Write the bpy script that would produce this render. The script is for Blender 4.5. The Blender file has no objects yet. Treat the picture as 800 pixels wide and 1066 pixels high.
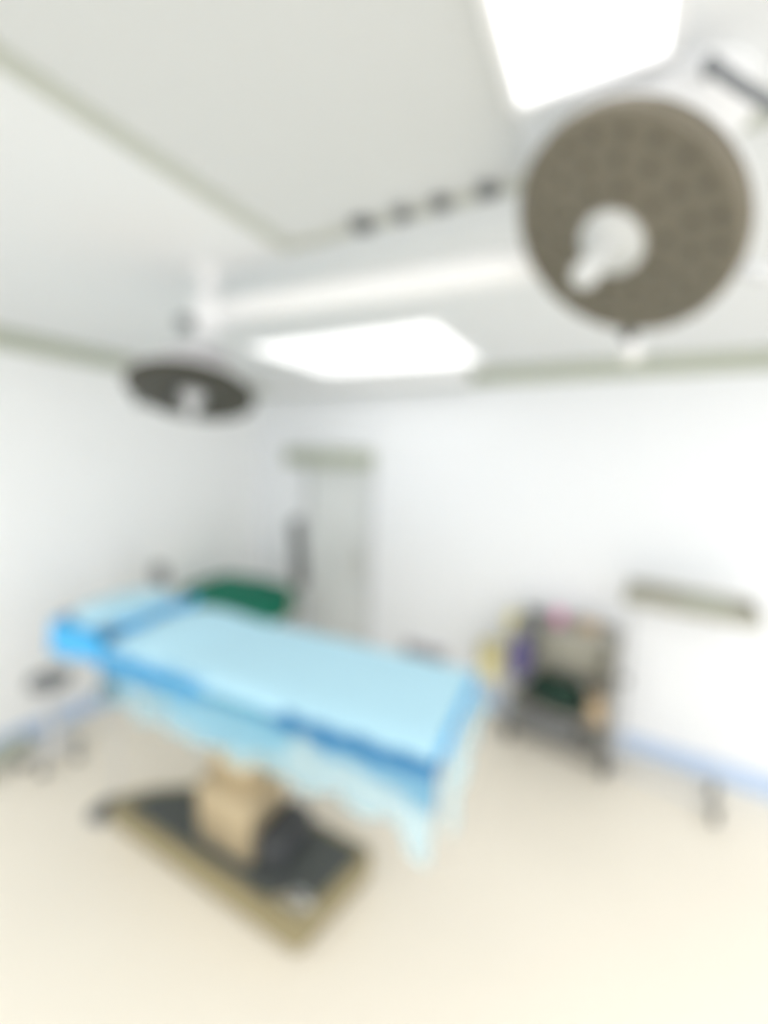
import bpy, bmesh, math, random
from mathutils import Vector, Matrix, Euler, noise
random.seed(4)
PI = math.pi
COL = bpy.context.scene.collection
V = Vector
H, XL, YB = 2.66, -3.31, 3.22          # ceiling height, left wall, back wall
XR, YN = 3.2, -2.6                     # how far floor and ceiling run

# ------------------------------------------------------------- materials
def mat(name, col, rough=.5, metal=0, alpha=1, emit=0, bump=0, bscale=40, var=0, vscale=3, stretch=None, trans=0):
    m = bpy.data.materials.new(name); m.use_nodes = True
    nt = m.node_tree; b = nt.nodes['Principled BSDF']
    c = (*col, 1)
    b.inputs['Base Color'].default_value = c
    b.inputs['Roughness'].default_value = rough
    b.inputs['Metallic'].default_value = metal
    b.inputs['Alpha'].default_value = alpha
    if emit:
        b.inputs['Emission Color'].default_value = c
        b.inputs['Emission Strength'].default_value = emit
    tc = nt.nodes.new('ShaderNodeTexCoord')
    mp = nt.nodes.new('ShaderNodeMapping'); nt.links.new(tc.outputs['Object'], mp.inputs['Vector'])
    if stretch: mp.inputs['Scale'].default_value = stretch
    if var:
        n = nt.nodes.new('ShaderNodeTexNoise'); n.inputs['Scale'].default_value = vscale; n.inputs['Detail'].default_value = 4
        nt.links.new(mp.outputs[0], n.inputs['Vector'])
        mx = nt.nodes.new('ShaderNodeMix'); mx.data_type = 'RGBA'
        mx.inputs['A'].default_value = tuple(max(0, v*(1-var)) for v in col)+(1,)
        mx.inputs['B'].default_value = tuple(min(1, v*(1+var)) for v in col)+(1,)
        nt.links.new(n.outputs['Fac'], mx.inputs['Factor']); nt.links.new(mx.outputs['Result'], b.inputs['Base Color'])
    if bump:
        n = nt.nodes.new('ShaderNodeTexNoise'); n.inputs['Scale'].default_value = bscale
        nt.links.new(mp.outputs[0], n.inputs['Vector'])
        bp = nt.nodes.new('ShaderNodeBump'); bp.inputs['Strength'].default_value = bump; bp.inputs['Distance'].default_value = .01
        nt.links.new(n.outputs['Fac'], bp.inputs['Height']); nt.links.new(bp.outputs[0], b.inputs['Normal'])
    return m
M = dict(
    floor=mat('vinyl floor', (.93,.865,.745), .45, var=.02, vscale=2, bump=.02),
    wall=mat('white wall', (.94,.945,.94), .6, bump=.03, bscale=90),
    wallb=mat('cool white wall panel', (.90,.915,.935), .5, bump=.02, bscale=90),
    ceil=mat('ceiling board', (.81,.825,.83), .8, bump=.04, bscale=120),
    ceilp=mat('ceiling air panel', (.67,.685,.68), .8, bump=.04, bscale=160),
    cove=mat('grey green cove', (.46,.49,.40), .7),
    seam=mat('ceiling seam', (.53,.55,.49), .7),
    bblue=mat('pale blue vinyl skirting', (.56,.69,.90), .5),
    white=mat('white enamel', (.88,.88,.88), .35),
    lampw=mat('satin white lamp plastic', (.62,.63,.62), .5),
    whiteg=mat('light grey enamel', (.66,.67,.68), .4),
    doorg=mat('grey white door leaf', (.80,.82,.81), .5),
    olive=mat('grey green door operator cover', (.44,.47,.38), .5),
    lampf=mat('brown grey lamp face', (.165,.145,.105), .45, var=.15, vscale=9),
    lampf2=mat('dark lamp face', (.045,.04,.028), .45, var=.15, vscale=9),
    lens=mat('dark lens', (.13,.115,.085), .15),
    dark=mat('charcoal plastic', (.05,.055,.06), .45),
    mid=mat('mid grey plastic', (.20,.21,.22), .45),
    steel=mat('brushed steel', (.62,.60,.54), .35, 1, bump=.03, bscale=30, stretch=(1,30,30)),
    tansteel=mat('satin steel with beige reflection', (.58,.48,.32), .42, .55, bump=.03, bscale=30, stretch=(30,30,1)),  # beige is reflected light put into the steel colour
    basest=mat('base steel with beige reflection', (.37,.32,.19), .4, .4, bump=.03, bscale=30),  # same reflected beige, put into the base colour
    chrome=mat('chrome', (.8,.8,.8), .12, 1),
    rubber=mat('dark grey rubber mat', (.085,.095,.09), .55, bump=.1, bscale=60),
    matblue=mat('deep blue mattress', (.0,.15,.36), .5, bump=.05, bscale=30),
    drape=mat('pale blue drape', (.50,.79,.93), .75, bump=.25, bscale=9),
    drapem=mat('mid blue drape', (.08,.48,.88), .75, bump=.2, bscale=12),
    drapes=mat('shaded blue drape', (.01,.27,.58), .7, bump=.2, bscale=12),  # fold shade put into a darker blue
    sheerb=mat('doubled sheer blue film', (.09,.38,.58), .6, alpha=.72, bump=.3, bscale=14),
    traym=mat('satin grey steel', (.46,.45,.38), .45, .4),
    cartst=mat('grey cart steel', (.36,.355,.33), .4, .7, bump=.03, bscale=30),
    sheer=mat('sheer blue film', (.42,.80,.97), .6, alpha=.40, bump=.3, bscale=14),
    green=mat('green surgical cloth', (.0,.17,.10), .8, bump=.3, bscale=16),
    dgreen=mat('dark green cloth', (.01,.04,.025), .8, bump=.3, bscale=16),
    yellow=mat('yellow plastic bag', (.88,.80,.42), .5, bump=.4, bscale=22),
    pink=mat('pink plastic', (.85,.35,.55), .4),
    purple=mat('violet grey bag', (.09,.07,.22), .5, bump=.3, bscale=20),
    tan=mat('tan cardboard', (.60,.45,.28), .8),
    glowp=mat('lit ceiling diffuser', (1,1,1), .5, emit=.72),
    screen=mat('dark screen', (.03,.035,.04), .12),
    blinen=mat('light grey box', (.52,.50,.53), .6),
)

# ------------------------------------------------------------- mesh helpers
def nb(): return bmesh.new()
def xf(bm, vs, T):
    if T is not None: bmesh.ops.transform(bm, matrix=T, verts=vs)
def box(bm, c, s, T=None, bev=0, seg=2):
    g = bmesh.ops.create_cube(bm, size=1); vs = g['verts']
    bmesh.ops.scale(bm, vec=s, verts=vs)
    if bev:
        es = list({e for v in vs for e in v.link_edges})
        r = bmesh.ops.bevel(bm, geom=es, offset=bev, segments=seg, affect='EDGES', profile=.5)
        vs = list({v for f in r['faces'] for v in f.verts} | {v for v in vs if v.is_valid})
    bmesh.ops.translate(bm, vec=c, verts=vs); xf(bm, vs, T)
def lathe(bm, prof, n=40, T=None):
    rings = []; new = []
    for r, z in prof:
        if r < 1e-5: rings.append([bm.verts.new((0,0,z))]); new += rings[-1]
        else:
            rings.append([bm.verts.new((r*math.cos(2*PI*i/n), r*math.sin(2*PI*i/n), z)) for i in range(n)]); new += rings[-1]
    for a, b in zip(rings, rings[1:]):
        for i in range(n):
            j = (i+1) % n
            if len(a) == 1 and len(b) == 1: continue
            if len(a) == 1: bm.faces.new((a[0], b[i], b[j]))
            elif len(b) == 1: bm.faces.new((a[i], a[j], b[0]))
            else: bm.faces.new((a[i], a[j], b[j], b[i]))
    xf(bm, new, T)
def tube(bm, pts, r, n=12, caps=True):
    pts = [V(p) for p in pts]; rings = []
    rr = r if isinstance(r, (list, tuple)) else [r]*len(pts)
    up = None
    for i, p in enumerate(pts):
        t = (pts[min(i+1, len(pts)-1)] - pts[max(i-1, 0)]).normalized()
        if up is None: up = t.orthogonal().normalized()
        else: up = (up - t*up.dot(t)).normalized()
        s = t.cross(up)
        rings.append([bm.verts.new(p + (up*math.cos(2*PI*k/n) + s*math.sin(2*PI*k/n))*rr[i]) for k in range(n)])
    for a, b in zip(rings, rings[1:]):
        for k in range(n): bm.faces.new((a[k], a[(k+1)%n], b[(k+1)%n], b[k]))
    if caps: bm.faces.new(rings[0][::-1]); bm.faces.new(rings[-1])
def bez(a, b, c, d, n=14):
    a, b, c, d = map(V, (a, b, c, d)); o = []
    for i in range(n+1):
        t = i/n; o.append(a*(1-t)**3 + b*3*t*(1-t)**2 + c*3*t*t*(1-t) + d*t**3)
    return o
def prism(bm, pts, z0, z1, T=None, bev=0):
    a = [bm.verts.new((x, y, z0)) for x, y in pts]; b = [bm.verts.new((x, y, z1)) for x, y in pts]
    n = len(pts); bm.faces.new(a[::-1]); bm.faces.new(b)
    for i in range(n): bm.faces.new((a[i], a[(i+1)%n], b[(i+1)%n], b[i]))
    vs = a + b
    if bev:
        es = [e for e in {e for v in vs for e in v.link_edges}]
        r = bmesh.ops.bevel(bm, geom=es, offset=bev, segments=3, affect='EDGES')
        vs = list({v for f in r['faces'] for v in f.verts} | {v for v in vs if v.is_valid})
    xf(bm, vs, T)
def obj(name, bm, m, parent=None, smooth=True, mods=()):
    bmesh.ops.recalc_face_normals(bm, faces=bm.faces[:])
    me = bpy.data.meshes.new(name); bm.to_mesh(me); bm.free()
    me.materials.append(M[m])
    if smooth:
        me.polygons.foreach_set('use_smooth', [True]*len(me.polygons))
        me.set_sharp_from_angle(angle=math.radians(38))
    o = bpy.data.objects.new(name, me); COL.objects.link(o)
    if parent: o.parent = parent
    for k, kw in mods:
        md = o.modifiers.new(k.lower(), k)
        for a, v in kw.items(): setattr(md, a, v)
    return o
def thing(name, label, cat, loc=(0,0,0), rz=0, group=None):
    o = bpy.data.objects.new(name, None); COL.objects.link(o)
    o.location = loc; o.rotation_euler = (0,0,rz); o.empty_display_size = .1
    o['label'] = label; o['category'] = cat
    if group: o['group'] = group
    return o
def tag(o, label, cat, group=None):
    o['label'] = label; o['category'] = cat
    if group: o['group'] = group
    return o
def struct(name, bm, m, parent=None, smooth=False):
    o = obj(name, bm, m, parent, smooth)
    if not parent: o['kind'] = 'structure'
    return o
def sbox(name, lo, hi, m, parent=None, bev=0):
    bm = nb(); box(bm, [(a+b)/2 for a, b in zip(lo, hi)], [b-a for a, b in zip(lo, hi)], bev=bev)
    return struct(name, bm, m, parent, smooth=bool(bev))
def align(n, loc, up=(0,0,1)):
    """matrix taking local -z to direction n"""
    z = -V(n).normalized(); x = V(up).cross(z)
    x = V((1,0,0)) if x.length < 1e-4 else x.normalized()
    y = z.cross(x)
    R = Matrix((x, y, z)).transposed().to_4x4()
    return Matrix.Translation(V(loc)) @ R

# ------------------------------------------------------------- room shell
sbox('floor', (XL-.1, YN, -.1), (XR, YB+.1, 0), 'floor')
FY, FX = 1.10, -.985
sbox('ceiling', (XL-.1, YN, H), (XR, YB+.1, H+.1), 'ceil')
sbox('wall_left', (XL-.1, YN, 0), (XL, YB+.1, H), 'wall')
# back wall with the door opening
DX0, DX1, DZ = -2.60, -1.90, 1.88
bm = nb()
for lo, hi in (((XL, YB, 0), (DX0, YB+.1, H)), ((DX1, YB, 0), (XR, YB+.1, H)), ((DX0, YB, DZ), (DX1, YB+.1, H))):
    box(bm, [(a+b)/2 for a, b in zip(lo, hi)], [b-a for a, b in zip(lo, hi)])
struct('wall_back', bm, 'wallb')
d = sbox('door_1', (DX0, YB+.02, .0), (DX1, YB+.06, DZ), 'doorg')
bm = nb()
box(bm, (DX0-.02, YB-.01, DZ/2), (.04, .04, DZ)); box(bm, (DX1+.02, YB-.01, DZ/2), (.04, .04, DZ)); 
struct('door_frame', bm, 'whiteg', d)
bm = nb(); box(bm, ((DX0+DX1)/2-.09, YB-.065, DZ+.085), (.94, .13, .15), bev=.012)
obj('door_operator', bm, 'olive', d)
bm = nb(); tube(bm, [(DX1-.09, YB+.0, .85), (DX1-.09, YB-.03, .87), (DX1-.09, YB-.03, 1.13), (DX1-.09, YB+.0, 1.15), (DX1-.09, YB+.02, 1.15)], .01)
obj('door_handle', bm, 'steel', d)
# cornice (cove), its grey green holding the wall-top shadow; skirting
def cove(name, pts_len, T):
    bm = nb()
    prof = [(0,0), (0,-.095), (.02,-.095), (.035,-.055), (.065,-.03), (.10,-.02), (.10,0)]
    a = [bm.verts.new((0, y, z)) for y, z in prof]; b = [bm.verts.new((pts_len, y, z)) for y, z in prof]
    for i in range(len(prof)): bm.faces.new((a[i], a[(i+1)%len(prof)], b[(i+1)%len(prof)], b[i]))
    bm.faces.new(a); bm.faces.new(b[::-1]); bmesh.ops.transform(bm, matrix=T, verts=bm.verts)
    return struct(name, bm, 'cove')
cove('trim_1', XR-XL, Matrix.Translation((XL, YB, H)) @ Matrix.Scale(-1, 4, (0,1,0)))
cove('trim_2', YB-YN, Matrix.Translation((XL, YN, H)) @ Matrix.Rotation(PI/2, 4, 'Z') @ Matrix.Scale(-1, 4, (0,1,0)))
sbox('baseboard_left', (XL, YN, 0), (XL+.02, YB, .14), 'bblue', bev=.004)
bm = nb()
for x0, x1 in ((XL, DX0-.04), (DX1+.04, XR)): box(bm, ((x0+x1)/2, YB-.01, .07), (x1-x0, .02, .14), bev=.004)
struct('baseboard_back', bm, 'bblue')
# framed air-supply field in the ceiling: seams and the panel itself
sbox('trim_3', (FX-.028, YN, H-.012), (FX+.028, FY+.02, H), 'seam')
sbox('trim_4', (FX+.028, FY-.02, H-.012), (XR, FY+.02, H), 'seam')
sbox('trim_5', (FX+.028, YN, H-.006), (-.235, FY-.02, H), 'ceilp')
# boxed duct along the head of the back wall
sbox('trim_6', (-2.95, YB-.30, H-.10), (-1.0, YB-.10, H), 'white', bev=.01)

# ------------------------------------------------------------- ceiling lights and vents
def troffer(x0, x1, y0, y1, label):
    t = thing('ceiling_light', label, 'ceiling light', ((x0+x1)/2, (y0+y1)/2, H))
    w, l = x1-x0, y1-y0; bm = nb()
    for c, s in (((0, l/2, -.012), (w, .02, .024)), ((0, -l/2, -.012), (w, .02, .024)), ((w/2, 0, -.012), (.02, l, .024)), ((-w/2, 0, -.012), (.02, l, .024))):
        box(bm, c, s, bev=.003)
    obj('frame', bm, 'white', t)
    bm = nb(); box(bm, (0, 0, -.009), (w-.02, l-.02, .014), bev=.002); obj('diffuser', bm, 'glowp', t)
troffer(-.225, .02, -.45, .865, 'long lit ceiling panel just above the large round surgical lamp')
troffer(-2.1, -.83, 1.95, 2.82, 'lit ceiling panel between the framed ceiling field and back wall door')
vx = [(-.69, 'first small round ceiling vent, nearest the small lamp'), (-.565, 'second small round ceiling vent, counted from the small lamp'),
      (-.455, 'third small round ceiling vent, counted from the small lamp'), (-.335, 'small round ceiling vent nearest the large lamp')]
for i, (x, lb) in enumerate(vx):
    t = thing('ceiling_vent', lb, 'vent', (x, FY-.02, H-.012), group='small round vents along the ceiling seam')
    s = 1.25 if i == 0 else .95
    bm = nb(); lathe(bm, [(.022*s, 0), (.03*s, 0), (.03*s, -.008), (.022*s, -.012), (.022*s, 0)], 24); obj('ring', bm, 'mid', t)
    bm = nb(); lathe(bm, [(0, -.004), (.014*s, -.006), (.0225*s, -.004), (.0225*s, 0), (0, 0)], 24); obj('grille', bm, 'dark', t)

# ------------------------------------------------------------- surgical lamps
def lamp_head(t, c, n, R, hub, up=(0,0,1), face_m='lampf', white='white'):
    T = align(n, c, up)
    bm = nb(); lathe(bm, [(R*.28, .0), (R*.30, .004), (R*.96, .004), (R, .012), (R, .026), (R*.95, .034), (R*.3, .034), (R*.28, .0)], 72, T)
    nf = len(bm.faces)
    for ring, k in ((.46, 10), (.66, 16), (.85, 22)):
        for i in range(k):
            a = 2*PI*i/k + ring
            lathe(bm, [(0, -.002), (R*.04, -.001), (R*.048, .005), (0, .005)], 12, T @ Matrix.Translation((R*ring*math.cos(a), R*ring*math.sin(a), 0)))
    bm.faces.ensure_lookup_table()
    for fc in bm.faces[nf:]: fc.material_index = 1
    face = obj('lamp_face', bm, face_m, t); face.data.materials.append(M['lens'])
    bm = nb(); lathe(bm, [(R*1.0, .03), (R*1.0, .036), (R*.96, .046), (R*.85, .062), (R*.55, .078), (R*.2, .085), (0, .086)], 72, T)
    obj('housing', bm, 'white', t)
    bm = nb(); lathe(bm, [(0, -.012), (hub*.7, -.014), (hub, -.004), (hub*1.05, .02), (hub*.9, .04), (0, .04)], 40, T)
    obj('hub', bm, white, t)
    return T

# large lamp
C1 = V((-.048, .945, 2.413)); N1 = V((-.453, -.456, -.765))
t = thing('surgical_light', 'large round surgical lamp with grey brown face and white centre, upper right', 'surgical lamp', (0,0,0))
T1 = lamp_head(t, C1, N1, .213, .062, white='lampw')
bm = nb(); lathe(bm, [(0, -.10), (.018, -.098), (.026, -.085), (.022, -.05), (.028, -.03), (.03, -.012), (0, -.01)], 28, T1); obj('centre_handle', bm, 'lampw', t)
# rim handles in dark plastic
def rimpt(T, a, r, z=.02): return (T @ V((r*math.cos(a), r*math.sin(a), z)))
def rim_handle(t, T, a, r, m='dark', L=.05, rad=.012):
    bm = nb(); p0, p1 = rimpt(T, a, r), rimpt(T, a, r+L); tube(bm, [p0, p0.lerp(p1, .3), p0.lerp(p1, .8), p1], [rad*.7, rad, rad, rad*.6]); obj('rim_handle', bm, m, t)
# find the rim angle that points down in the world and the one to the right
def ang(T, d):
    L = T.to_3x3().inverted() @ V(d); return math.atan2(L.y, L.x)
rim_handle(t, T1, ang(T1, (.16, .80, -.57)), .213, 'dark', .035, .015)
rim_handle(t, T1, ang(T1, (.16, .80, -.57)), .248, 'white', .06, .02)
rim_handle(t, T1, ang(T1, (.88, -.11, -.46)), .213, 'whiteg', .05, .014)
bm = nb(); lathe(bm, [(0, H-.07), (.05, H-.07), (.11, H-.05), (.125, H-.035), (.125, H), (0, H)], 48, Matrix.Translation((.03, 1.02, 0))); obj('ceiling_canopy', bm, 'white', t)
bm = nb(); tube(bm, [(.04, 1.08, H-.05), (.05, 1.11, 2.52)], .03, 18); obj('drop_pole', bm, 'white', t)
B1 = C1 - N1.normalized()*.085
bm = nb(); tube(bm, [B1, B1 + V((.03, .03, .035)), B1 + V((.05, .06, .04))], .026, 16); obj('swivel', bm, 'whiteg', t)
A1 = V((.05, 1.12, 2.475))
bm = nb(); tube(bm, [B1 + V((.05, .06, .04)), A1], .03, 16); lathe(bm, [(0, -.05), (.045, -.05), (.05, -.04), (.05, .04), (.045, .05), (0, .05)], 28, Matrix.Translation(A1)); obj('elbow', bm, 'white', t)
P0 = V((-1.40, 1.14, 2.515))
bm = nb()
tube(bm, [A1, A1.lerp(P0, .12), A1.lerp(P0, .5), A1.lerp(P0, .88), P0], [.034, .042, .044, .042, .034], 20); obj('spring_arm', bm, 'white', t)
# dark cabled yoke leaving the frame at the upper right
bm = nb(); tube(bm, [(.075, .93, 2.635), (.066, .87, 2.615)] + bez((.066, .845, 2.60), (.09, .84, 2.565), (.13, .85, 2.53), (.30, .90, 2.43)), .009, 12); obj('yoke', bm, 'mid', t)

# small lamp
C2 = V((-1.385, 1.04, 2.188)); N2 = V((.20, -.26, -.93))
t = thing('surgical_light', 'small round surgical lamp with dark underside hanging on the left', 'surgical lamp', (0,0,0))
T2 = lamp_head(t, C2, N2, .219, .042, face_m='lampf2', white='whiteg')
bm = nb(); lathe(bm, [(0, -.07), (.014, -.068), (.018, -.05), (.016, -.03), (.02, -.01), (0, -.01)], 24, T2); obj('centre_handle', bm, 'whiteg', t)
B2 = C2 - N2.normalized()*.08
bm = nb(); lathe(bm, [(0, .0), (.09, .0), (.11, .008), (.11, .03), (.09, .04), (0, .045)], 40, Matrix.Translation(C2+V((.01, .02, .125)))); obj('top_cover', bm, 'blinen', t)
rim_handle(t, T2, ang(T2, (-1, -.2, .1)), .219, 'mid', .04, .015)
bm = nb()
tube(bm, bez(B2 + V((0,0,.03)), B2 + V((-.03,.02,.10)), P0 + V((-.07,.0,-.13)), P0 + V((-.02, 0, -.05))), .022, 14); obj('suspension_arm', bm, 'white', t)
bm = nb(); lathe(bm, [(0, -.07), (.05, -.07), (.058, -.05), (.058, .05), (.05, .06), (.034, .065), (.034, .13), (.075, .145), (.085, .16), (0, .16)], 32, Matrix.Translation(P0)); obj('ceiling_mount', bm, 'white', t)
bm = nb(); lathe(bm, [(0, -.03), (.024, -.028), (.03, 0), (.024, .028), (0, .03)], 24, align((1,.4,0), P0 + V((-.12, -.02, -.03)))); tube(bm, [P0 + V((-.04,0,-.02)), P0 + V((-.11,-.02,-.03))], .014); obj('joint_knob', bm, 'mid', t)

# ------------------------------------------------------------- operating table
ZT = 1.0
TR = math.radians(5)
TC = V((-1.365, 1.495, 0))
def TW(x, y, z): # table local -> world
    return TC + Matrix.Rotation(TR, 3, 'Z') @ V((x, y, z))
t = thing('operating_table', 'operating table on a steel column and low base, covered in blue', 'operating table', (0,0,0))
TB = Matrix.Translation((-1.54, 1.315, 0)) @ Matrix.Rotation(math.radians(1.5), 4, 'Z')
def rrect(w, l, r, n=6):
    o = []
    for cx, cy, a0 in ((w/2-r, l/2-r, 0), (-w/2+r, l/2-r, 90), (-w/2+r, -l/2+r, 180), (w/2-r, -l/2+r, 270)):
        for i in range(n+1):
            a = math.radians(a0+90*i/n); o.append((cx+r*math.cos(a), cy+r*math.sin(a)))
    return o
BP = [(-2.15, 1.06), (-.935, 1.10), (-.915, 1.115), (-.835, 1.53), (-.86, 1.55), (-1.70, 1.51), (-2.06, 1.24), (-2.165, 1.13)]
bm = nb(); prism(bm, BP, .025, .150, None, bev=.008); obj('base', bm, 'basest', t)
MP = [(-2.07, 1.095), (-1.12, 1.125), (-1.03, 1.20), (-.93, 1.22), (-.875, 1.50), (-1.68, 1.47), (-2.01, 1.22)]
bm = nb(); prism(bm, MP, .149, .162, None, bev=.003)
for i in range(8): box(bm, (-.08+i*.075, .06, .164), (.03, .26, .006), TB)
obj('base_mat', bm, 'rubber', t)
for fx, fy in ((-2.09, 1.12), (-.98, 1.16), (-.92, 1.49), (-1.68, 1.45)):
    bm = nb(); lathe(bm, [(0, 0), (.03, 0), (.034, .006), (.03, .026), (0, .026)], 20, Matrix.Translation((fx, fy, 0))); obj('foot', bm, 'dark', t)
bm = nb(); box(bm, (.53, -.155, .164), (.12, .07, .028), TB, bev=.008); tube(bm, [TB @ V((.57, -.155, .168)), TB @ V((.63, -.16, .185))], .013); obj('foot_lever', bm, 'chrome', t)
CX = .10
bm = nb(); box(bm, (CX, -.02, .30), (.34, .26, .31), TB, bev=.02, seg=3); obj('column', bm, 'tansteel', t)
bm = nb(); box(bm, (CX, .0, .55), (.25, .20, .22), TB, bev=.015, seg=3); box(bm, (CX, 0, .71), (.21, .165, .14), TB, bev=.01); obj('column_sleeve', bm, 'tansteel', t)
bm = nb(); box(bm, (CX+.25, .0, .235), (.15, .24, .155), TB, bev=.02); obj('column_shade', bm, 'dark', t)  # dark block put in for the shadow at the column foot
bm = nb(); box(bm, (CX+.14, .035, .80), (.5, .30, .07), TB, bev=.015); obj('saddle', bm, 'steel', t)
TT = Matrix.Translation(TC) @ Matrix.Rotation(TR, 4, 'Z')
sect = [(-1.34, -.66), (-.65, .12), (.13, .89)]
names = ['head_section', 'back_section', 'leg_section']
for (a, b), nme in zip(sect, names):
    bm = nb(); box(bm, ((a+b)/2, 0, ZT-.125), (b-a-.012, .52, .05), TT, bev=.008); obj(nme, bm, 'steel', t)
for sy in (-1, 1):
    bm = nb(); box(bm, (-.05, sy*.292, ZT-.12), (1.6, .012, .03), TT, bev=.003)
    for x in (-.8, -.4, 0, .4, .72): box(bm, (x, sy*.275, ZT-.12), (.03, .03, .02), TT)
    obj('side_rail', bm, 'chrome', t)
for (a, b) in sect:
    bm = nb(); prism(bm, rrect(b-a-.01, .59, .03), ZT-.098, ZT-.004, TT @ Matrix.Translation(((a+b)/2, 0, 0)), bev=.018); obj('mattress_pad', bm, 'matblue', t)
# rail clamps and head-end bracket
for x, y, z in ((-.80, -.33, ZT-.22), (-1.33, -.27, ZT-.10)):
    bm = nb(); box(bm, (x, y, z), (.09, .06, .11), TT, bev=.008); tube(bm, [TT @ V((x, y, z)), TT @ V((x-.05, y-.03, z-.03))], .014); tube(bm, [TT @ V((x, y, z)), TT @ V((x+.01, y+.035, ZT-.12))], .012); obj('rail_clamp', bm, 'dark', t)
bm = nb(); lathe(bm, [(0, -.02), (.03, -.02), (.036, 0), (.03, .02), (0, .02)], 20, TT @ Matrix.Translation((-1.45, -.16, ZT-.03)) @ Matrix.Rotation(PI/2, 4, 'Y')); tube(bm, [TT @ V((-1.45, -.16, ZT-.03)), TT @ V((-1.35, -.12, ZT-.12)), TT @ V((-1.0, -.1, ZT-.125))], .012); obj('head_clamp_knob', bm, 'dark', t)

# drape: a cloth sheet over the mattress with hanging sides
def sheet(name, x0, x1, hw, z, drop, m, nx=70, amp=.006, seed=0, parent=None, humps=(), sides=(True, True, True), thick=.003, solid=True):
    """cloth over the table top: v runs near hem -> top -> far hem"""
    bm = nb(); ny_s, ny_t = 12, 14
    rows = []
    for i in range(nx+1):
        u = i/nx; x = x0 + (x1-x0)*u
        dn = drop(u, -1); df = drop(u, 1); row = []
        path = []
        if sides[0]:
            for k in range(ny_s): path.append((-1, 1-k/ny_s))
        for k in range(ny_t+1): path.append((0, -1+2*k/ny_t))
        if sides[1]:
            for k in range(1, ny_s+1): path.append((1, k/ny_s))
        for s, q in path:
            if s == 0:
                y = hw*q; zz = z; 
                for hx, hy, sx, sy, hh in humps: zz += hh*math.exp(-((x-hx)/sx)**2-((y-hy)/sy)**2)
                zz += amp*.6*(noise.noise(V((x*5+seed, y*7, 1)))+.5)
                zz -= .012*abs(q)**8
            else:
                dd = (dn if s < 0 else df)*q
                w = math.sin(x*38+seed)*.6+math.sin(x*71+seed*2)*.3+noise.noise(V((x*9, q*2+seed, s)))
                y = s*(hw+.006+.02*min(1, q*2)+amp*1.6*(w+1)*q**.8)
                zz = z-.012-dd
                for hx, hy, sx, sy, hh in humps: zz += (1-q*.7)*hh*math.exp(-((x-hx)/sx)**2-((s*hw-hy)/sy)**2)
            row.append(bm.verts.new(TW(x, y, zz)))
        rows.append(row)
    for a, b in zip(rows, rows[1:]):
        for k in range(len(a)-1): bm.faces.new((a[k], b[k], b[k+1], a[k+1]))
    mods = [('SOLIDIFY', dict(thickness=thick, offset=1))] if solid else []
    return obj(name, bm, m, parent, mods=mods)
HUMP = [(-.70, .02, .17, .28, .06), (-.52, -.1, .07, .3, .02)]
dr = thing('surgical_drape', 'pale blue drape with sheer hanging edges spread over the operating table', 'drape', (0,0,0))
def drop_top(u, s):
    x = -.84+1.73*u
    if s > 0: return .16
    if x < -.22: return .012
    if x < .25: return .035
    return .012
sheet('cover_sheet', -.84, .895, .303, ZT+.004, drop_top, 'drape', humps=HUMP, parent=dr)
# sheer film: hangs on the near side, over the foot end, corner tail
bm = nb(); nx, nz = 90, 16; rows = []
for i in range(nx+1):
    u = i/nx; x = -.86+1.77*u
    dz = .15+.04*math.sin(u*PI*.9)+.02*math.sin(x*21)
    if u > .93: dz = .17+ .13*min(1, (u-.93)/.04)
    r = []
    for k in range(nz+1):
        q = k/nz
        y = -(.330+.03*q+.012*q*(math.sin(x*33)+.6*math.sin(x*77+1)+1.5))
        r.append(bm.verts.new(TW(x+.01*q*math.sin(x*40), y, ZT-.10-dz*q)))
    rows.append(r)
for a, b in zip(rows, rows[1:]):
    for k in range(nz): bm.faces.new((a[k], b[k], b[k+1], a[k+1]))
obj('sheer_side', bm, 'sheer', dr)
bm = nb(); rows = []
for i in range(37):
    u = i/36; x = -.46+.76*u; r = []
    dz = .17+.09*math.sin(u*PI)+.012*math.sin(x*33)
    for k in range(11):
        q = k/10; r.append(bm.verts.new(TW(x, -(.322+.016*q+.008*q*math.sin(x*47)), ZT-.03-dz*q)))
    rows.append(r)
for a, b in zip(rows, rows[1:]):
    for k in range(10): bm.faces.new((a[k], b[k], b[k+1], a[k+1]))
obj('doubled_film', bm, 'sheerb', dr)
bm = nb(); rows = []
for i in range(31):
    u = i/30; y = -.33+.66*u; r = []
    dz = .27-.16*min(1, u/.35)+.02*math.sin(y*25)
    for k in range(15):
        q = k/14
        r.append(bm.verts.new(TW(.925+.03*q+.010*q*(math.sin(y*40)+1), y, ZT-.05-dz*q)))
    rows.append(r)
for a, b in zip(rows, rows[1:]):
    for k in range(14): bm.faces.new((a[k], b[k], b[k+1], a[k+1]))
obj('sheer_end', bm, 'sheer', dr)
bm = nb(); rows = []
for i in range(25):
    u = i/24; y = -.30+.60*u; r = []
    for k in range(9):
        q = k/8
        r.append(bm.verts.new(TW(.898+.006*q+.004*math.sin(y*30)*q, y, ZT+.002-.085*q)))
    rows.append(r)
for a, b in zip(rows, rows[1:]):
    for k in range(8): bm.faces.new((a[k], b[k], b[k+1], a[k+1]))
obj('end_fold', bm, 'drapem', dr, mods=[('SOLIDIFY', dict(thickness=.003))])
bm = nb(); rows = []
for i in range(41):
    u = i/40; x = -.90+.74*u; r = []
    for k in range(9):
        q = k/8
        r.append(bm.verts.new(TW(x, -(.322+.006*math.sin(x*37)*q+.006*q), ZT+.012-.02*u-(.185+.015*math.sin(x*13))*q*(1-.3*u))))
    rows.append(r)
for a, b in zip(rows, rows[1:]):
    for k in range(8): bm.faces.new((a[k], b[k], b[k+1], a[k+1]))
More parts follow.
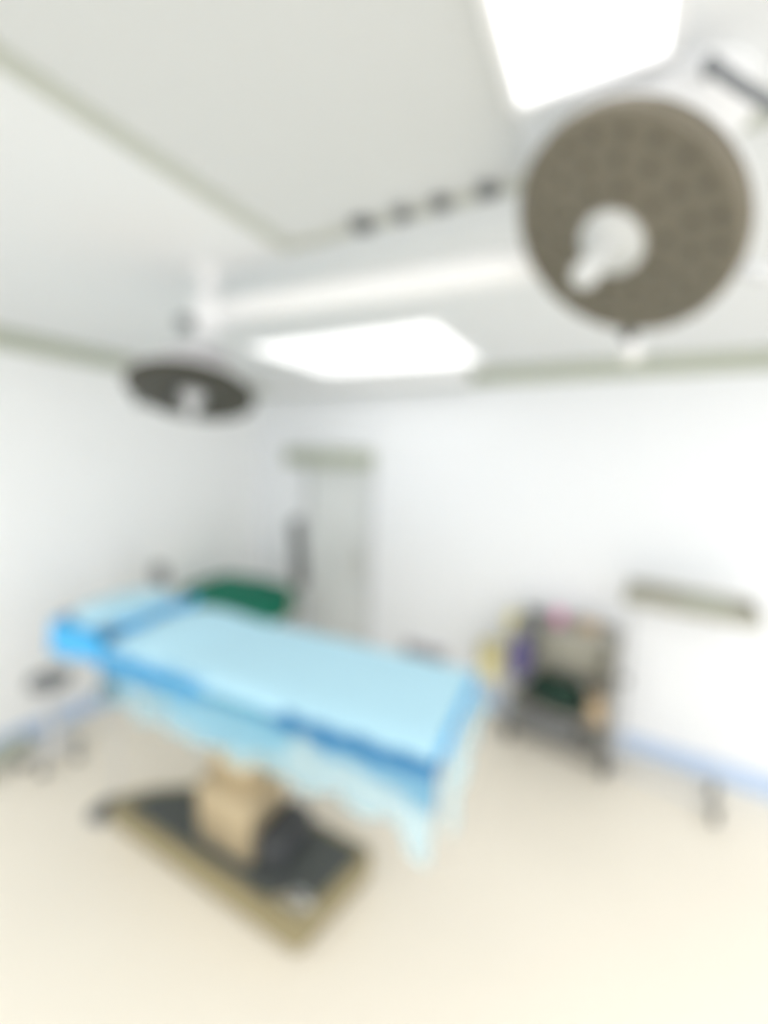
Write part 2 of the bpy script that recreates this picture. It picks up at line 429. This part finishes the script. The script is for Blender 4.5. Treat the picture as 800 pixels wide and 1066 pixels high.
obj('shaded_side_fold', bm, 'drapes', dr, mods=[('SOLIDIFY', dict(thickness=.003))])  # darker cloth strip in place of shadow in the near-side folds

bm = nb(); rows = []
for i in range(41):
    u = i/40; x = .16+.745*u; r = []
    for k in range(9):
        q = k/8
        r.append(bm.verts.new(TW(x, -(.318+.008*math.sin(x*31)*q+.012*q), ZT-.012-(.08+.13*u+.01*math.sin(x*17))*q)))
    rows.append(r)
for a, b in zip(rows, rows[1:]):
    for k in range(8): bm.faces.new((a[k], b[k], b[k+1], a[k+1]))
obj('shaded_foot_fold', bm, 'matblue', dr, mods=[('SOLIDIFY', dict(thickness=.003))])  # mattress blue and fold shadow put into one cloth strip

# pillow under a blue cover at the head end, and a rolled sheet in front of it
def blob(bm, c, s, T, seed=0, amp=.06, sub=4, pw=.75):
    g = bmesh.ops.create_icosphere(bm, subdivisions=sub, radius=1)
    for v in g['verts']:
        p = v.co.copy(); n = noise.noise(p*2.1+V((seed,0,0)))*amp*2+noise.noise(p*5+V((0,seed,0)))*amp*.7
        q = V([math.copysign(abs(a)**pw, a) for a in p])*(1+n)
        v.co = T @ (V(c)+V((q.x*s[0], q.y*s[1], q.z*s[2])))
pl = thing('head_pillow', 'rounded pillow wrapped in blue cloth at the head end of the operating table', 'pillow', (0,0,0))
bm = nb(); blob(bm, (-1.13, -.01, ZT+.045), (.20, .26, .055), TT, 3, .05, 4, .7); obj('pillow_cover', bm, 'drape', pl)
bm = nb()
rows = []
for i in range(41):
    u = i/40; y = -.27+.52*u; r = []
    for k in range(15):
        q = k/14; r.append(bm.verts.new(TW(-1.352-.035*q-.012*math.sin(y*34+q*2)*q, y*(1+.08*q), ZT+.03-.22*q+.02*math.sin(y*14)*q)))
    rows.append(r)
for a, b in zip(rows, rows[1:]):
    for k in range(14): bm.faces.new((a[k], b[k], b[k+1], a[k+1]))
obj('hanging_flap', bm, 'drapem', pl, mods=[('SOLIDIFY', dict(thickness=.003))])
bm = nb(); rows = []
for i in range(31):
    u = i/30; x = -1.35+.44*u; r = []
    for k in range(13):
        q = k/12; r.append(bm.verts.new(TW(x, -(.302+.015*q+.008*math.sin(x*41)*q), ZT+.035-(.20-.05*u+.012*math.sin(x*25))*q)))
    rows.append(r)
for a, b in zip(rows, rows[1:]):
    for k in range(12): bm.faces.new((a[k], b[k], b[k+1], a[k+1]))
obj('side_flap', bm, 'drapem', pl, mods=[('SOLIDIFY', dict(thickness=.003))])
bm = nb(); pts = [TW(-.84+.02*math.sin(i*.8), -.26+.5*i/12, ZT+.072+.006*math.sin(i*1.3)) for i in range(13)]
tube(bm, pts, [.02+.006*math.sin(i*1.9) for i in range(13)], 16)
tag(obj('rolled_sheet', bm, 'drapem'), 'bright blue rolled sheet lying across the table beside the head pillow', 'sheet')

# foot switch with its cable, at the left end of the base
t = thing('foot_switch', 'dark foot switch with thin upright cable left of the table base', 'foot switch', (-2.28, 1.10, 0), math.radians(10))
bm = nb(); box(bm, (0, 0, .02), (.11, .15, .04), bev=.01); obj('body', bm, 'mid', t)
bm = nb(); box(bm, (0, -.02, .047), (.08, .08, .014), Matrix.Rotation(.12, 4, 'X'), bev=.004); obj('pedal', bm, 'dark', t)
bm = nb(); tube(bm, bez((0, .06, .03), (-.01, .09, .3), (.0, .08, .5), (.06, .10, ZT-.2), 20), .006, 8); obj('cable', bm, 'whiteg', t)

# ------------------------------------------------------------- equipment behind the table
def caster(parent, x, y, r=.035, m='dark', name='caster'):
    bm = nb(); w = r*.55
    lathe(bm, [(0, -w/2), (r*.8, -w/2), (r, -w*.3), (r, w*.3), (r*.8, w/2), (0, w/2)], 24, Matrix.Translation((x, y, r)) @ Matrix.Rotation(PI/2, 4, 'Y'))
    c = obj(name, bm, m, parent)
    bm = nb(); box(bm, (x, y+.006, r*2.05), (w*1.9, r*1.1, .006)); 
    for s in (-1, 1): box(bm, (x+s*w*.8, y+.006, r*1.5), (.004, r*.8, r*1.1))
    obj('fork', bm, 'steel', c)
    return c
# green-covered trolley
gt = thing('equipment_trolley', 'low steel trolley standing under the green cloth behind the table', 'trolley', (-2.76, 2.50, 0), math.radians(4))
bm = nb(); box(bm, (0, 0, .80), (.74, .44, .02), bev=.004); obj('top_shelf', bm, 'steel', gt)
bm = nb(); box(bm, (0, 0, .25), (.74, .44, .02), bev=.004); obj('lower_shelf', bm, 'steel', gt)
for sx in (-1, 1):
    for sy in (-1, 1):
        bm = nb(); tube(bm, [(sx*.35, sy*.20, .07), (sx*.35, sy*.20, .79)], .012); obj('leg', bm, 'steel', gt)
        caster(gt, sx*.35, sy*.20)
bm = nb()
W, D = .385, .24
def gcloth(px, py):
    ex = max(0, abs(px)-W); ey = max(0, abs(py)-D); x = max(-W, min(W, px)); y = max(-D, min(D, py)); d = max(ex, ey)
    wv = math.sin(px*26)*.5+math.sin(py*31)*.5
    z = .83+.045*math.exp(-((px+.05)/.28)**2-(py/.2)**2)+.01*noise.noise(V((px*6, py*6, 0)))-d*.97
    if ex: x += math.copysign(.012+.05*d+.012*wv*d*4, px)
    if ey: y += math.copysign(.012+.05*d+.012*wv*d*4, py)
    return (x, y, z)
n1, n2 = 60, 44; g = [[bm.verts.new(gcloth(-W-.24+(2*W+.48)*i/n1, -D-.24+(2*D+.48)*j/n2)) for j in range(n2+1)] for i in range(n1+1)]
for i in range(n1):
    for j in range(n2): bm.faces.new((g[i][j], g[i+1][j], g[i+1][j+1], g[i][j+1]))
gc = obj('green_cloth', bm, 'green', mods=[('SOLIDIFY', dict(thickness=.004, offset=1))])
gc.location = gt.location; gc.rotation_euler = gt.rotation_euler
tag(gc, 'deep green cloth draped over the trolley behind the operating table', 'cloth')
# upright slim monitor turned edge-on
t = thing('monitor_stand', 'tall slim dark monitor seen edge-on beside the green cloth, before the door', 'monitor', (-2.27, 2.62, 0), math.radians(119))
for k in range(5):
    a = 2*PI*k/5; bm = nb(); tube(bm, [(0,0,.09), (.19*math.cos(a), .19*math.sin(a), .075)], [.018, .012]); ob = obj('leg', bm, 'mid', t); caster(t, .19*math.cos(a), .19*math.sin(a), .03)
bm = nb(); tube(bm, [(0,0,.07), (0,0,1.30)], .016, 16); obj('pole', bm, 'steel', t)
bm = nb(); box(bm, (0, -.045, 1.18), (.30, .045, .56), Matrix.Translation((0,0,1.18)) @ Matrix.Rotation(-.10, 4, 'X') @ Matrix.Translation((0,0,-1.18)), bev=.012); mo = obj('monitor', bm, 'dark', t)
bm = nb(); box(bm, (0, -.0695, 1.18), (.26, .004, .50), Matrix.Translation((0,0,1.18)) @ Matrix.Rotation(-.10, 4, 'X') @ Matrix.Translation((0,0,-1.18))); obj('screen', bm, 'screen', mo)
# small monitor on stand, left
t = thing('vital_signs_monitor', 'small dark grey monitor on a pole rising behind the table head', 'monitor', (-3.0, 1.95, 0), math.radians(-20))
for k in range(4):
    a = PI/4+PI/2*k; bm = nb(); tube(bm, [(0,0,.09), (.17*math.cos(a), .17*math.sin(a), .075)], [.016, .012]); obj('leg', bm, 'mid', t); caster(t, .17*math.cos(a), .17*math.sin(a), .03)
bm = nb(); tube(bm, [(0,0,.07), (0,0,.98)], .013, 16); obj('pole', bm, 'chrome', t)
bm = nb(); box(bm, (0, -.02, 1.03), (.19, .08, .15), bev=.012); mo = obj('casing', bm, 'mid', t)
bm = nb(); box(bm, (-.01, -.061, 1.035), (.15, .004, .11)); obj('screen', bm, 'screen', mo)
bm = nb(); tube(bm, [(-.05, -.02, 1.09), (-.05, -.02, 1.12), (.05, -.02, 1.12), (.05, -.02, 1.09)], .006); obj('carry_handle', bm, 'dark', mo)
# stool at the head
t = thing('stool', 'low round dark stool on wheels at the head of the table', 'stool', (-2.98, 1.16, 0), .3)
bm = nb(); lathe(bm, [(0, .50), (.09, .50), (.11, .515), (.115, .54), (.105, .565), (.07, .575), (0, .578)], 36); obj('seat', bm, 'mid', t)
bm = nb(); tube(bm, [(0,0,.09), (0,0,.3)], .026, 16); tube(bm, [(0,0,.28), (0,0,.505)], .016, 16); obj('column', bm, 'whiteg', t)
for k in range(5):
    a = 2*PI*k/5+.2; bm = nb(); tube(bm, [(0,0,.10), (.15*math.cos(a), .15*math.sin(a), .075)], [.018, .012]); obj('leg', bm, 'whiteg', t); caster(t, .15*math.cos(a), .15*math.sin(a), .03)
# low step by the left wall
t = thing('step_stool', 'low grey green step stool against the left wall', 'step stool', (-3.17, .97, 0), math.radians(90))
bm = nb(); box(bm, (0, 0, .10), (.26, .17, .018), bev=.004); obj('tread', bm, 'cove', t)
for sx in (-1, 1):
    for sy in (-1, 1):
        bm = nb(); tube(bm, [(sx*.12, sy*.075, 0), (sx*.11, sy*.068, .093)], .009); obj('leg', bm, 'steel', t)
# socket strip low on the back wall
t = thing('wall_socket', 'grey socket strip low on the back wall behind the table foot', 'socket', (-1.30, YB, .33))
bm = nb(); box(bm, (0, -.022, 0), (.40, .044, .12), bev=.006); obj('casing', bm, 'blinen', t)
for k in range(4):
    bm = nb(); box(bm, (-.135+k*.09, -.046, 0), (.06, .006, .06), bev=.002)
    s = obj('socket_plate', bm, 'mid', t)

# ------------------------------------------------------------- instrument trolley (right)
RT = math.radians(-3)
it = thing('instrument_trolley', 'tall steel instrument trolley with open shelves against the back wall', 'trolley', (-.185, 3.025, 0), RT)
W2, D2, HT = .31, .13, .90
for sx in (-1, 1):
    for sy in (-1, 1):
        bm = nb(); tube(bm, [(sx*W2, sy*D2, .07), (sx*W2, sy*D2, HT-.01 if sx<0 or sy > 0 else HT-.01)], .015, 14); obj('leg', bm, 'cartst', it)
        caster(it, sx*W2, sy*D2, .062)
for z, nme in ((HT, 'top_shelf'), (.30, 'middle_shelf'), (.13, 'lower_shelf')):
    bm = nb(); box(bm, (0, 0, z-.01), (2*W2, 2*D2, .016), bev=.003)
    for s in (-1, 1): box(bm, (0, s*(D2-.004), z+.004), (2*W2, .008, .028), bev=.002)
    obj(nme, bm, 'cartst', it)
bm = nb(); box(bm, (0, D2-.02, .66), (2*W2-.03, .01, .42), bev=.002); obj('back_panel', bm, 'traym', it)
bm = nb(); box(bm, (W2-.03, .0, .63), (.012, 2*D2-.03, .48), bev=.002); obj('side_panel', bm, 'cartst', it)
bm = nb(); box(bm, (-W2+.06, -.02, .70), (.10, 2*D2-.06, .36), bev=.004); obj('side_drawer_box', bm, 'mid', it)
IT = Matrix.Translation((-.185, 3.025, 0)) @ Matrix.Rotation(RT, 4, 'Z')
def on(x, y, z): return IT @ V((x, y, z))
def place(o, x, y, z): o.location = on(x, y, z); o.rotation_euler = (0,0,RT); return o
# pink-topped bottle
t = thing('bottle', 'pink plastic bottle standing on top of the instrument trolley', 'bottle', on(-.06, -.02, HT-.001), RT)
bm = nb(); lathe(bm, [(0, 0), (.036, 0), (.04, .006), (.04, .075), (.03, .098), (.014, .108), (.014, .115), (0, .115)], 28); obj('body', bm, 'pink', t)
bm = nb(); lathe(bm, [(0, .112), (.018, .112), (.018, .135), (.012, .14), (0, .14)], 20); obj('cap', bm, 'white', t)
bm = nb(); tube(bm, [(0,0,.138), (0,0,.155), (0,-.035,.155)], .005, 8); obj('spout', bm, 'white', t)
# kidney-like tray
bm = nb(); lathe(bm, [(0, .004), (.05, .004), (.07, .03), (.076, .032), (.072, .028), (.052, 0), (0, 0)], 32)
tag(place(obj('steel_bowl', bm, 'mid'), -.21, -.02, HT-.001), 'shallow dark bowl on top of the trolley, left of the pink bottle', 'bowl')
bm = nb(); box(bm, (0, 0, .022), (.13, .11, .044), bev=.006); box(bm, (0,0,.047), (.134,.114,.008), bev=.002)
tag(place(obj('instrument_box', bm, 'tan'), .13, -.0, HT-.001), 'low tan box on top of the trolley, right of the pink bottle', 'box')
# violet bag hanging from the trolley's front-left post
bm = nb(); blob(bm, (0, 0, 0), (.065, .035, .14), Matrix.Identity(4), 8, .10, 4, .85)
tube(bm, bez((-.03, 0, .08), (-.03, .0, .17), (.03, .0, .17), (.03, 0, .08)), .004, 8)
tag(place(obj('hanging_bag', bm, 'purple'), -W2+.05, -D2-.045, .66), 'dark violet bag hanging on the left front of the instrument trolley', 'bag')
# dark green bundle on middle shelf
bm = nb(); blob(bm, (0, 0, .10), (.19, .10, .10), Matrix.Identity(4), 5, .09, 4, .8)
tag(place(obj('cloth_bundle', bm, 'dgreen'), -.03, -.0, .30-.002), 'dark green cloth bundle lying on the middle shelf of the instrument trolley', 'cloth')
bm = nb(); box(bm, (0, 0, .085), (.10, .15, .17), bev=.005); box(bm, (0, 0, .172), (.104, .154, .012), bev=.002)
tag(place(obj('cardboard_box', bm, 'tan'), .235, -.03, .30-.001), 'tan cardboard box at the right of the middle trolley shelf', 'box')
bm = nb()
for k in range(3): box(bm, (0, 0, .02+k*.034), (.36-.01*k, .18, .032), bev=.008)
tag(place(obj('folded_linen', bm, 'mid'), -.08, -.02, .13-.001), 'stack of folded grey linen on the left of the lowest trolley shelf', 'linen')
# yellow waste bag on a bin frame
t = thing('waste_bin', 'yellow waste bag hung in a wire frame left of the instrument trolley', 'bin', (-.68, 3.0, -.0), 0)
bm = nb()
prof = [(.0, .38), (.05, .39), (.075, .43), (.082, .52), (.084, .61), (.094, .63), (.098, .585)]
lathe(bm, prof, 36)
for v in bm.verts:
    k = 1+.07*noise.noise(V((v.co.x*14, v.co.y*14, v.co.z*5))); v.co.x *= k; v.co.y *= k
obj('bag', bm, 'yellow', t)
bm = nb(); pts = [(.104*math.cos(2*PI*i/24), .104*math.sin(2*PI*i/24), .625) for i in range(25)]; tube(bm, pts, .006, 8); obj('rim', bm, 'steel', t)
for k in range(4):
    a = PI/4+PI/2*k; bm = nb(); tube(bm, [(.104*math.cos(a), .104*math.sin(a), .625), (.104*math.cos(a), .104*math.sin(a), 0)], .005, 8); obj('leg', bm, 'steel', t)
# yellow bag tied on the trolley top corner
bm = nb(); blob(bm, (0, 0, 0), (.05, .045, .085), Matrix.Identity(4), 11, .1, 4, .85); tube(bm, [(0,0,.07), (.01,0,.10), (-.01,0,.12)], [.01,.006,.012])
tag(place(obj('yellow_bag', bm, 'yellow'), -W2-.05, -.03, HT-.07), 'small tied yellow bag hanging at the top left corner of the instrument trolley', 'bag')

# ------------------------------------------------------------- Mayo stand (right)
t = thing('mayo_stand', 'steel tray stand on wheels right of the instrument trolley', 'tray stand', (.445, 2.95, 0), math.radians(-7))
ZM = 1.20
bm = nb(); prism(bm, rrect(.62, .40, .04), ZM-.012, ZM, None, bev=.004)
n = 8
for c, s in (((0, .196, ZM+.015), (.61, .008, .055)), ((0, -.196, ZM+.015), (.61, .008, .055)), ((.306, 0, ZM+.015), (.008, .39, .055)), ((-.306, 0, ZM+.015), (.008, .39, .055))): box(bm, c, s, bev=.002)
tr = obj('tray', bm, 'traym', t)
bm = nb(); tube(bm, [(-.30, -.12, ZM-.025), (.28, -.12, ZM-.025), (.31, 0, ZM-.025), (.28, .12, ZM-.025), (-.30, .12, ZM-.025), (-.30, -.12, ZM-.025)], .011); obj('tray_support', bm, 'steel', t)
bm = nb(); tube(bm, [(-.27, .0, .08), (-.27, .0, .65)], .019, 16); tube(bm, [(-.27, 0, .6), (-.27, 0, ZM-.02)], .012, 16); obj('column', bm, 'whiteg', t)
bm = nb(); lathe(bm, [(0, -.02), (.022, -.018), (.022, .018), (0, .02)], 16, Matrix.Translation((-.27, -.03, .64)) @ Matrix.Rotation(PI/2, 4, 'X')); obj('height_knob', bm, 'dark', t)
bm = nb(); tube(bm, [(.25, -.11, .085), (-.20, -.11, .085), (-.27, -.05, .085), (-.27, .05, .085), (-.20, .11, .085), (.25, .11, .085)], .014, 12); obj('base_frame', bm, 'whiteg', t)
caster(t, .25, -.11, .052); caster(t, .25, .11, .052); caster(t, -.27, 0, .035)
# instruments lying in the tray: a folded towel pack
bm = nb(); box(bm, (0, 0, .018), (.26, .20, .036), bev=.01)
o = tag(obj('folded_towel', bm, 'olive'), 'folded grey green towel lying in the raised steel tray', 'towel'); o.location = (.52, 2.94, ZM)

# ------------------------------------------------------------- light
def area(name, loc, rot, sx, sy, e, col=(1,1,1)):
    l = bpy.data.lights.new(name, 'AREA'); l.shape = 'RECTANGLE'; l.size = sx; l.size_y = sy; l.energy = e; l.color = col
    o = bpy.data.objects.new(name, l); COL.objects.link(o); o.location = loc; o.rotation_euler = rot; return o
area('fill_light', (1.5, -.4, H-.03), (0,0,0), 1.6, 1.6, 30)  # unseen fill lamps added behind the camera to brighten the room
area('fill_light', (-1.9, -1.0, H-.03), (0,0,0), 2.2, 1.6, 9)
w = bpy.data.worlds.new('room glow'); bpy.context.scene.world = w; w.use_nodes = True
w.node_tree.nodes['Background'].inputs[0].default_value = (.97, .985, 1, 1)
w.node_tree.nodes['Background'].inputs[1].default_value = 1.1

# ------------------------------------------------------------- camera
f, yaw, pitch, roll = 435.56, .4996, -.1325, .03505
cd = bpy.data.cameras.new('camera'); cam = bpy.data.objects.new('camera', cd); COL.objects.link(cam)
F = V((-math.sin(yaw)*math.cos(pitch), math.cos(yaw)*math.cos(pitch), math.sin(pitch)))
R = V((math.cos(yaw), math.sin(yaw), 0)); U = R.cross(F)
R2 = R*math.cos(roll)+U*math.sin(roll); U2 = -R*math.sin(roll)+U*math.cos(roll)
cam.matrix_world = Matrix.Translation((0,0,2.0)) @ Matrix((R2, U2, -F)).transposed().to_4x4()
cd.sensor_fit = 'HORIZONTAL'; cd.sensor_width = 36; cd.lens = f/800*36
cd.clip_start = .01; cd.clip_end = 60
DOF = True
cd.dof.use_dof = DOF; cd.dof.focus_distance = .12; cd.dof.aperture_fstop = 2.25
sc = bpy.context.scene; sc.camera = cam
sc.view_settings.view_transform = 'Standard'; sc.view_settings.exposure = 0.60
